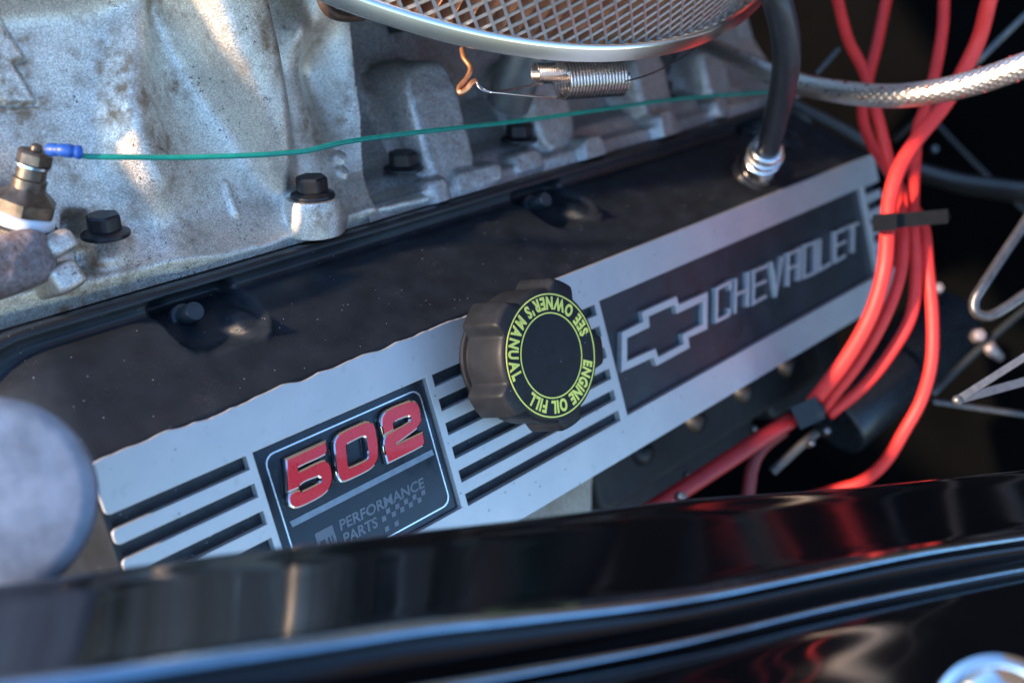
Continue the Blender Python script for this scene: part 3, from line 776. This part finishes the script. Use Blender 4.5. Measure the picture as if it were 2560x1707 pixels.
# return spring (two nested coils), its hook and the copper rod
spg = thing('return_spring', 'twin steel coil return spring hanging under the chrome rim', 'spring', pd(1440, 200, 43))
def coil(p0, p1, turns, r, wr, n=26):
    t = np.linspace(0, 1, int(turns * n)); ax = p1 - p0; L = np.linalg.norm(ax); ax, a, b = axisframe(ax)
    P = p0 + (t * L)[:, None] * ax + r * (np.cos(2 * np.pi * turns * t)[:, None] * a + np.sin(2 * np.pi * turns * t)[:, None] * b)
    return tube_vf(P, wr, 7)
v, f = coil(pd(1402, 200, 45.4), pd(1552, 190, 46.4), 19, .82, .06); mesh('outer_coil', v, f, SPRING, spg)
v, f = coil(pd(1338, 183, 45.6), pd(1420, 180, 46.2), 14, .44, .052); mesh('inner_coil', v, f, SPRING, spg)
P, _ = pxpath([(1395, 246, 45.0), (1330, 241, 43.8), (1240, 232, 42.4), (1225, 231, 42.3), (1203, 224, 42.2), (1193, 212, 42.2)], 8); v, f = tube_vf(P, .05, 8); mesh('hook_wire', v, f, SPRING, spg)
P, _ = pxpath([(1360, 208, 45.4), (1290, 222, 44.0), (1232, 230, 42.4), (1205, 220, 42.3), (1192, 207, 42.2)], 8); v, f = tube_vf(P, .045, 8); mesh('hook_wire', v, f, SPRING, spg)
P, _ = pxpath([(1155, 122, 43), (1160, 145, 42.8), (1176, 170, 42.6), (1168, 195, 42.5), (1149, 218, 42.4), (1150, 232, 42.3), (1166, 224, 42.3), (1180, 208, 42.3), (1190, 203, 42.4)], 8)
v, f = tube_vf(P, .115, 10)
solo('copper_rod', v, f, COPPER, 'bent copper coloured rod with a hooked end left of the coil spring', 'rod')
P, _ = pxpath([(1562, 205, 44), (1640, 180, 47), (1720, 135, 50), (1760, 105, 52)], 6); v, f = tube_vf(P, .04, 8)
solo('throttle_wire', v, f, GSTEEL, 'thin dark wire running from the coil spring up to the rim', 'wire')

# ================================================================== black breather hose
bh = thing('breather_hose', 'thick black rubber hose curving down into a bright clamp on the valve cover', 'hose', pd(1910, 400, 57))
P, R1 = pxpath([(1915, -80, 46, .66), (1942, 0, 46.5, .66), (1960, 70, 47.5, .66), (1966, 150, 49, .66), (1956, 230, 51, .64), (1937, 305, 53.5, .62), (1922, 372, 56, .60)], 10)
v, f = tube_vf(P, R1, 28); mesh('hose_wall', v, f, RUB, bh)
fb = pd(1897, 428, 58.4); fa = pd(1922, 362, 55.8) - fb; fa /= np.linalg.norm(fa)
v, f = lathe_vf(fb, fa, [(.85, .3), (.85, 1.1), (.95, 1.15), (.95, 1.25), (.88, 1.3), (.88, 1.75), (1.0, 1.8), (1.0, 1.9), (.9, 1.95), (.9, 2.35), (.8, 2.45), (.6, 2.45)], 40); mesh('metal_clamp', v, f, TINM, bh, sharp=50)
v, f = lathe_vf(pn(1886, 436, -1.3), (0, -.6, 1), [(1.45, -.9), (1.45, .1), (1.38, .22), (1.25, .26), (1.15, .2), (1.1, .3), (1.05, .5), (.95, .55), (.8, .55)], 48)
mesh('grommet', v, f, mat('glossy_grommet_rubber', (.02, .02, .022), .22), bh, sharp=60)

# ================================================================== braided hoses
def braid_hose(name, label, pts, m_, strands=16, group=None, tracer=True, seg=84, step=.05):
    P, R1 = pxpath(pts, 14)
    L = np.concatenate([[0], np.cumsum(np.linalg.norm(np.diff(P, axis=0), axis=1))]); k = int(L[-1] / step)
    s = np.linspace(0, L[-1], k); P = np.stack([np.interp(s, L, P[:, i]) for i in range(3)], 1); R1 = np.interp(s, L, R1)
    T, N, B = frames(P); a = np.linspace(0, 2 * np.pi, seg, endpoint=False)
    A, Sx = np.meshgrid(a, s)
    pitch = .42
    w1 = np.sin(A * 12 + Sx * 2 * np.pi / pitch * 1.0); w2 = np.sin(A * 12 - Sx * 2 * np.pi / pitch)
    h = .018 * np.maximum(w1, w2)
    RR_ = R1[:, None] + h
    V = P[:, None] + RR_[..., None] * (np.cos(A)[..., None] * N[:, None] + np.sin(A)[..., None] * B[:, None])
    F = [(i * seg + j, i * seg + (j + 1) % seg, (i + 1) * seg + (j + 1) % seg, (i + 1) * seg + j) for i in range(k - 1) for j in range(seg)]
    c = V.reshape(-1, 3).mean(0)
    t = thing(name, label, 'hose', c, group)
    o = mesh('braid', V.reshape(-1, 3), F, m_, t, recalc=False)
    if tracer:
        q = []
        for ph in (0, 1):
            for st in np.arange(.8 + ph * .9, L[-1] - .3, 2.3):
                i = int(st / L[-1] * (k - 1)); 
                for da_ in np.linspace(0, 2 * np.pi, 5, endpoint=False):
                    aa = da_ + ph * .7 + i * .02; q0 = P[i] + (R1[i] + .045) * (math.cos(aa) * N[i] + math.sin(aa) * B[i])
                    i2 = min(k - 1, i + 3); ab = aa + .12; q1 = P[i2] + (R1[i2] + .045) * (math.cos(ab) * N[i2] + math.sin(ab) * B[i2])
                    q.append(tube_vf(np.array([q0, (q0 + q1) / 2, q1]), .035, 6))
        v, f = joinvf(q); mesh('tracer_marks', v, f, mat('dark_red_tracer', (.12, .01, .012), .5), t)
    return t
BRAIDM = mat('stainless_braid', (.66, .58, .52), .34, .95, .12, 6)
braid_hose('braided_hose', 'bright stainless braided hose with red flecks sweeping in front of the red wires', [(1690, 85, 66, .5), (1760, 112, 64, .5), (1850, 152, 61, .52), (1940, 190, 58, .54), (2020, 216, 56, .56), (2130, 234, 53.5, .57), (2240, 240, 51.5, .57), (2350, 227, 50, .57), (2450, 203, 49, .58), (2540, 172, 48, .58), (2640, 135, 47, .58)], BRAIDM)
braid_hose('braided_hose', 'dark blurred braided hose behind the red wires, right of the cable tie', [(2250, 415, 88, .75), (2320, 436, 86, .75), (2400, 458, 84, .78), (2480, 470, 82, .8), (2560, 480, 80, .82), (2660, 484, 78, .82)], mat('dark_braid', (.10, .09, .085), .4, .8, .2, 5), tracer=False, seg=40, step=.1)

# ================================================================== red plug wires
G = 'red spark plug wires'
def rwire(label, pts, r=.40, m=REDW):
    P, _ = pxpath(pts, 10); v, f = tube_vf(P, r * .92, 20)
    return solo('plug_wire', v, f, m, label, 'wire', G)
rwire('red plug wire from the top right crossing over the others, leftmost below the tie', [(2490, -60, 53.5), (2471, 10, 54), (2448, 96, 55), (2406, 184, 55.6), (2360, 264, 55.8), (2290, 352, 55.6), (2245, 429, 55.2), (2225, 500, 55), (2220, 560, 54.8), (2211, 672, 54.6), (2177, 787, 55), (2112, 902, 56), (2027, 1012, 57.5)], .44)
rwire('red plug wire entering leftmost at the top and passing behind the crossing', [(2078, -50, 60), (2094, 0, 60), (2119, 96, 59.5), (2161, 184, 58.8), (2196, 298, 58.2), (2222, 402, 58), (2240, 480, 57.3), (2256, 560, 56.2), (2253, 672, 56), (2215, 787, 56), (2150, 902, 57), (2058, 1020, 58.5)], .34)
rwire('red plug wire third from the left at the top edge, nearly upright', [(2362, -50, 61), (2360, 0, 61), (2356, 77, 60.6), (2337, 184, 60), (2312, 268, 59.5), (2293, 330, 59.3), (2288, 400, 59), (2284, 480, 58), (2283, 560, 57), (2290, 672, 57), (2278, 787, 57), (2226, 883, 57.6), (2157, 967, 58.6), (2072, 1036, 59.5)], .35)
rwire('blurred red plug wire second from the left at the top, slanting down behind the first', [(2228, -50, 67), (2216, 0, 67), (2192, 115, 66), (2172, 190, 65.4), (2156, 270, 65), (2170, 340, 64.5), (2210, 410, 63.5), (2250, 470, 61), (2290, 530, 58.5), (2311, 577, 57.5), (2320, 672, 57), (2331, 787, 57), (2329, 902, 57), (2304, 997, 57.5), (2262, 1075, 58), (2212, 1155, 59), (2150, 1205, 60), (2060, 1232, 61.5)], .36)
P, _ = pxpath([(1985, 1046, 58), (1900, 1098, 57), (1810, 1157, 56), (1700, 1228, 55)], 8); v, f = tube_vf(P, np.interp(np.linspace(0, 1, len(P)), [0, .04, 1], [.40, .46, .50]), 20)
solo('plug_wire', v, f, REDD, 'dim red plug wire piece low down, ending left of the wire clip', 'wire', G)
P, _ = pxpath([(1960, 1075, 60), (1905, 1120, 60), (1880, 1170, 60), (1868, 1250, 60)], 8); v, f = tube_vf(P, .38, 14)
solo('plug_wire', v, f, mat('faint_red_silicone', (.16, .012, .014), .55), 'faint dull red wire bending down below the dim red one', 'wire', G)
# cable tie
tie = thing('cable_tie', 'black plastic cable tie binding the red plug wires together', 'cable tie', pd(2260, 550, 55))
v, f = box_vf(pd(2285, 548, 54.2), np.cross([0, 0, 1.], [0, 1, 0]) * 0 + (pd(2370, 541, 54.2) - pd(2200, 556, 54.2)) / 2 * 1.0, (pd(2285, 566, 54.2) - pd(2285, 530, 54.2)) / 2, (pd(2285, 548, 54.4) - pd(2285, 548, 54.1)) / 2)
mesh('strap', v, f, BLKPL, tie, smooth=False)
v, f = box_vf(pd(2212, 556, 54), (pd(2243, 553, 54) - pd(2183, 558, 54)) / 2, (pd(2212, 578, 54) - pd(2212, 535, 54)) / 2, (pd(2212, 556, 54.5) - pd(2212, 556, 53.6)) / 2)
mesh('lock_head', v, f, BLKPL, tie, smooth=False)
tp = [(2330, 541, 54.6), (2352, 541, 55.5), (2362, 541, 58), (2340, 544, 60)]
P, _ = pxpath(tp, 6); v, f = tube_vf(P, .3, 8); mesh('strap_loop', v, f, BLKPL, tie)
# wire clip
clip = thing('wire_separator', 'black wire clip where the red wires meet low on the right', 'clip', pd(2035, 1035, 57.5))
v, f = box_vf(pd(2020, 1032, 57.2), (pd(2052, 1020, 57.2) - pd(1990, 1048, 57.2)) / 2, (pd(2035, 1062, 57.2) - pd(2010, 1008, 57.2)) / 2, (pd(2020, 1032, 58.6) - pd(2020, 1032, 57.)) / 2); mesh('clip_body', v, f, BOOT, clip, smooth=False)
v, f = lathe_vf(pd(2040, 1025, 57), pd(2040, 1025, 56.4) - pd(2040, 1025, 57.4), [(.5, 0), (.5, .5), (.35, .6)], 20); mesh('clip_stud', v, f, BOOT, clip)

# ================================================================== small hardware right of the cover
def rod(name, label, cat, pts, r, m, seg=12, grp=None):
    P, _ = pxpath(pts, 10); v, f = tube_vf(P, r, seg); return solo(name, v, f, m, label, cat, grp)
rod('brake_tube', 'bent grey steel tube with a tight U turn at the right edge', 'tube', [(2640, 430, 50), (2570, 545, 50), (2510, 635, 49.5), (2458, 714, 49), (2437, 750, 49), (2440, 780, 49), (2470, 790, 49), (2510, 772, 49), (2565, 735, 49), (2640, 690, 49)], .27, GSTEEL)
rod('dipstick_rod', 'thin dark rod slanting behind the tube bends at the right', 'rod', [(2640, 715, 70), (2560, 775, 68), (2450, 870, 66), (2330, 985, 64)], .22, mat('dark_rod', (.04, .045, .045), .4, .3))
rod('brake_tube', 'grey blurred rod running level below the flat loop at the right edge', 'tube', [(2330, 1003, 66), (2420, 1016, 66), (2560, 1036, 66), (2650, 1050, 66)], .2, GSTEEL)
rod('linkage_rod', 'pale steel rod slanting up to the top right corner behind the red wires', 'rod', [(2640, -30, 66), (2560, 42, 66), (2500, 100, 66.5), (2437, 161, 67), (2330, 262, 70), (2234, 352, 73)], .21, GSTEEL)
rod('linkage_rod', 'short grey rod standing above the braided hose, left of the red wires', 'rod', [(2040, 186, 68), (2070, 153, 68), (2098, 122, 68)], .14, GSTEEL)
rod('heater_pipe', 'dull grey pipe edge slanting behind the rear corner of the valve cover', 'pipe', [(1960, 245, 74), (1995, 268, 74), (2080, 310, 74), (2177, 365, 74), (2215, 392, 74)], .42, mat('pipe_grey', (.06, .06, .058), .5, .3))
rod('linkage_rod', 'grey steel rod lying below the wire clip, above the fender', 'rod', [(2045, 1078, 58), (2000, 1115, 58), (1965, 1148, 58), (1930, 1180, 58)], .26, mat('dim_rod', (.07, .07, .068), .5, .6))
rod('ground_strap', 'faint dark line crossing the black bay behind the dark braided hose', 'cable', [(2300, 262, 92), (2380, 350, 92), (2480, 450, 92), (2600, 560, 92)], .2, mat('dark_cable', (.03, .03, .03), .5))
# flat loop strip
fl_ = thing('flat_bracket_loop', 'folded flat grey metal strip pointing left at the right edge', 'bracket', pd(2480, 960, 48))
for a0, b0 in (((2392, 1000, 48), (2600, 868, 47)), ((2392, 1000, 48), (2610, 940, 47.4))):
    p, q = pd(*a0), pd(*b0); d = (q - p); w = (pd(2480, 966, 48) - pd(2480, 946, 48)) * .55; th_ = (pd(2480, 960, 48.5) - pd(2480, 960, 48)) * .5
    v, f = box_vf((p + q) / 2, d / 2, w, th_); mesh('strip_arm', v, f, GSTEEL, fl_, smooth=False)
v, f = lathe_vf(pd(2394, 1000, 48.4), pd(2394, 1000, 47.6) - pd(2394, 1000, 48.4), [(.22, 0), (.24, .05), (.24, .7), (.22, .76)], 20); mesh('fold', v, f, GSTEEL, fl_)
# small bright fasteners
PINKM = mat('zinc_bolt', (.30, .25, .24), .5, .6, .1)
DULLN = mat('dull_nut', (.16, .16, .155), .4, .9, .1)
def nut(x, y, d, r, label, m=DULLN, ax=None):
    r = r * .85
    b = pd(x, y, d); ax = (camE - b) * .6 + np.array([0, -6, 14.]) if ax is None else ax
    v, f = lathe_vf(b, ax, [(r, -.6), (r, .1), (r * .8, .3), (r * .2, .36)], 18, 6)
    return solo('small_bolt', v, f, m, label, 'bolt', 'small bright bolt heads in the bay', sharp=30)

nut(2337, 373, 88, .34, 'small round bright bolt head in the dark above the dark braided hose')
nut(2345, 720, 66, .40, 'small zinc bolt head right beside the red wires, above the black cylinder', PINKM)
nut(2447, 838, 66, .50, 'upper of two zinc bolts left of the folded metal strip', PINKM)
v, f = tube_vf(np.array([pd(2468, 860, 66), pd(2480, 876, 66), pd(2500, 893, 66.5)]), [.42, .40, .3], 14)
solo('small_bolt', v, f, PINKM, 'lower, longer of two zinc bolts left of the folded metal strip', 'bolt', 'small bright bolt heads in the bay')
nut(2066, 1077, 57.4, .26, 'bright round stud just under the wire clip')
nut(2028, 1108, 57.4, .22, 'second round stud below the wire clip, on the grey rod')
nut(1885, 1072, 60, .22, 'small glinting stud above the dim red wire')
nut(1718, 1186, 58, .20, 'faint stud above the lower end of the dim red wire')
nut(1703, 1240, 52, .3, 'bright nut at the fender edge under the dim red wire')
nut(1770, 219, 66, .45, 'bright bolt head behind the black hose above the far manifold', PINKM)
# black cylinders
v, f = lathe_vf(pd(2240, 930, 74), pd(2395, 770, 78) - pd(2240, 930, 74), [(2.6, -.1), (2.75, 0), (2.75, 6.6), (2.6, 6.9), (1.5, 7.0)], 48)
solo('ignition_coil', v, f, mat('satin_black_can', (.015, .017, .02), .28), 'black cylinder lying behind the red wires with a blue sheen', 'cylinder', sharp=40)
v, f = lathe_vf(pd(2085, 1060, 68), pd(2240, 925, 70) - pd(2085, 1060, 68), [(2.2, 0), (2.3, .1), (2.3, 6.0), (2.2, 6.2), (.5, 6.3)], 40)
solo('starter_housing', v, f, MATS['satin_black_can'], 'lower dark cylinder under the curve of the red wires', 'cylinder', sharp=40)

# ================================================================== cylinder head under the cover
hd = thing('cylinder_head', 'rough grey cylinder head casting showing below the silver face', 'cylinder head', (18, 11, -8))
u4 = np.arange(-8, 24, .12); v4 = np.arange(9.9, 16, .12); U4, V4 = np.meshgrid(u4, v4, indexing='ij')
N4 = -5.7 - .25 * (V4 - 10) ** 1.2 + .12 * (vnoise(U4 * 2, V4 * 2, 21) - .5) - 3 * smooth((U4 - 21.5) / 1.5)
mesh('casting', np.stack([U4, V4, N4], -1).reshape(-1, 3), grid_faces(len(u4), len(v4)), IRON, hd, recalc=False)
em = thing('exhaust_cover', 'dark painted block below the rear half of the valve cover', 'engine block', (32, 12, -8))
BLK = mat('oily_black', (.006, .007, .008), .6, 0, .4, .7, bs=4, bstr=.3, bd=.03)
for c_, (a_1, b_1, c_1) in (((34, 12.6, -8.2), (12, 1.9, 1.6)), ((31, 15.2, -10.2), (9, 1.6, 1.4)), ((46, 13.5, -9.2), (5, 2.6, 1.2))):
    q = rrect(c_[0] - a_1, c_[1] - b_1, c_[0] + a_1, c_[1] + b_1, .8); v, f = extrude2d([q], c_1 * 2, .35, res=3)
    mesh('block_step', np.column_stack([v[:, 0], v[:, 1], v[:, 2] + c_[2]]), f, BLK, em, sharp=40)
for i in range(4):
    v, f = lathe_vf((26 + i * 5.2, 12.2, -6.9), (.2, .5, 1), [(.75, 0), (.8, .2), (.6, .9), (.5, 1.0)], 24); mesh('plug_boot', v, f, BOOT, em)

# ================================================================== bay shell
def quad(name, pts, m, kind='structure', label=None):
    V = np.array(pts, float); o = solo(name, V, [tuple(range(len(V)))], m, label, None, None, kind, smooth=False, recalc=False); return o
# corners in world metres / 100 -> engine frame
def E(x, y, z):   # world cm -> engine frame
    return ((x), (-y - z) * S2, (-y + z) * S2)
def slab(name, x0, x1, y0, y1, z0, z1, m):
    V = np.array([E(x, y, z) for x in (x0, x1) for y in (y0, y1) for z in (z0, z1)]); F = [(0, 1, 3, 2), (4, 6, 7, 5), (0, 4, 5, 1), (2, 3, 7, 6), (0, 2, 6, 4), (1, 5, 7, 3)]
    return solo(name, V, F, m, None, None, None, 'structure', smooth=False)
slab('firewall', 78, 82, -70, 80, -60, 40, DARK)
slab('bay_floor', -70, 82, -60, 80, -48, -45, DARK)
slab('added_front_slab', -73, -70, -50, 76, -60, 4, DARK)  # unseen front slab added to shade the engine, since lowered
slab('ground', -900, 900, -900, 900, -92, -90, mat('concrete_ground', (.30, .28, .26), .8, 0, .2, .02))
slab('inner_wing_wall', -70, 82, 76, 80, -60, 25, DARK)

# unseen hood panel added above the bay to shade the rear, reflected in paint
hp = [(92, -72, 44), (92, 76, 44), (42, 76, 146), (42, -72, 146)]
V = np.array([E(*p) for p in hp] + [E(p[0] + 2, p[1], p[2] + 1.4) for p in hp])
solo('added_hood_shade', V, [(0, 1, 2, 3), (4, 5, 6, 7), (0, 1, 5, 4), (1, 2, 6, 5), (2, 3, 7, 6), (3, 0, 4, 7)], mat('hood_shade_tan', (.07, .062, .058), .9, 0, .2, .1), None, None, None, 'structure', smooth=False)  # made-up lining tone, set for the bounce it gives

# ================================================================== fender
# rails: each (x, y, depth) through the frame; surface lofted across them
RX = [
 ('E0b', [(-150, 1500, 26.5), (0, 1480, 27.0), (520, 1409, 28.7), (1056, 1345, 31.0), (1700, 1270, 34.6), (2031, 1245, 36.8), (2310, 1220, 38.8), (2560, 1190, 40.8), (2700, 1178, 42)]),
 ('E0', [(-150, 1484, 24.6), (0, 1463, 25.0), (268, 1425, 25.7), (517, 1390, 26.5), (1056, 1326, 28.8), (1309, 1298, 30.2), (1700, 1250, 32.6), (2031, 1226, 34.8), (2310, 1201, 36.8), (2560, 1174, 38.8), (2700, 1160, 40)]),
]
def rail(pts, k=60):
    P = catmull([pd(*p) for p in pts], 10); L = np.concatenate([[0], np.cumsum(np.linalg.norm(np.diff(P, axis=0), axis=1))]) / 1
    s = np.linspace(0, L[-1], k); return np.stack([np.interp(s, L, P[:, i]) for i in range(3)], 1)
XS = [-150, 0, 268, 517, 800, 1056, 1309, 1700, 2031, 2310, 2560, 2700]
e0 = [1484, 1463, 1425, 1390, 1357, 1326, 1298, 1250, 1226, 1201, 1174, 1160]
d0 = [24.6, 25.0, 25.7, 26.5, 27.6, 28.8, 30.2, 32.6, 34.8, 36.8, 38.8, 40]
e1 = [1756, 1733, 1695, 1655, 1612, 1572, 1546, 1500, 1436, 1380, 1342, 1325]
e2 = [1930, 1905, 1860, 1815, 1775, 1725, 1680, 1606, 1527, 1468, 1420, 1400]
dd1 = -4.2; 
def mkrail(ys, dep, dy=0, ddp=0): return rail([(x, y + dy, d + ddp) for x, y, d in zip(XS, ys, dep)])
d1 = [d - 6.0 for d in d0]; d2 = [d - 7.0 for d in d0]
mid = lambda f: [a + (b - a) * f for a, b in zip(e0, e1)]
rails = [mkrail(e0, d0, 60, 3.0), mkrail(e0, d0, 14, 1.2), mkrail(e0, d0, 3, .35), mkrail(e0, d0, 0, .1), mkrail(e0, d0, 5, -.25)]
for q in (.15, .3, .45, .6, .75, .88): rails.append(mkrail(mid(q), [a - 6.0 * q - .12 * math.sin(q * 3.1) for a in d0]))
rails += [mkrail(e1, d1, -14, .15), mkrail(e1, d1, -4, -.02), mkrail(e1, d1, 8, .05), mkrail(e1, d1, 22, .42), mkrail([(a + b) / 2 for a, b in zip(e1, e2)], d1, 5, .25)]
rails += [mkrail(e2, d2, -22, .75), mkrail(e2, d2, -9, .2), mkrail(e2, d2, 2, .0), mkrail(e2, d2, 16, .05), mkrail(e2, d2, 60, -1.0), mkrail(e2, d2, 120, -2.1), mkrail(e2, d2, 200, -3.5), mkrail(e2, d2, 300, -4.9), mkrail(e2, d2, 420, -6.2)]
RL = np.array(rails)
# smooth across the rails
X = np.stack([catmull(RL[:, j], 6) for j in range(RL.shape[1])], 0)
a_n, b_n = X.shape[:2]
fd = thing('fender', 'glossy black fender with two rolled edge lines along the bottom of the photo', 'fender', pd(1300, 1450, 28))
mesh('fender_skin', X.reshape(-1, 3), grid_faces(a_n, b_n), GLOSS, fd, recalc=False)
for e_, d_, rr_ in ((e1, d1, .15), (e2, d2, .10)):
    v, f = tube_vf(mkrail(e_, d_, 2, -.02), np.interp(np.linspace(0, 1, 60), [0, .3, .6, 1], [rr_ * 1.6, rr_ * 1.4, rr_ * .7, rr_ * .4]), 20); mesh('highlight_bead', v, f, mat('blue_highlight_metal', (.30, .42, .50), .14, 1, .1), fd)  # bluish metal beads added to draw the sky highlights on the creases

# pale round cap at left
v, f = lathe_vf(pd(-30, 1245, 27.6), (camE - pd(-30, 1245, 27.6)) + np.array([0, -10, 22.]), [(2.62, -1.6), (2.75, -1.4), (2.75, -.12), (2.6, .02), (2.2, .06), (1.2, .10), (.3, .11)], 64)
solo('pale_metal_cap', v, f, GALV, 'pale blue grey round metal cap blurred at the left edge', 'cap', sharp=50)
# chrome dome added for the bright sky reflection at the bottom right corner
v, f = lathe_vf(pd(2505, 1800, 23.5), (camE - pd(2505, 1800, 23.5)) + np.array([-6, -12, 6.]), [(1.4, -1), (1.5, -.3), (1.4, .15), (1.28, .2), (1.22, .1), (1.15, .2), (.9, .45), (.45, .6), (.1, .63)], 64)
solo('reflection_dome', v, f, CHROME, 'chrome dome added to stand for a bright reflection cut off by the bottom right corner', 'reflection stand-in', sharp=40)
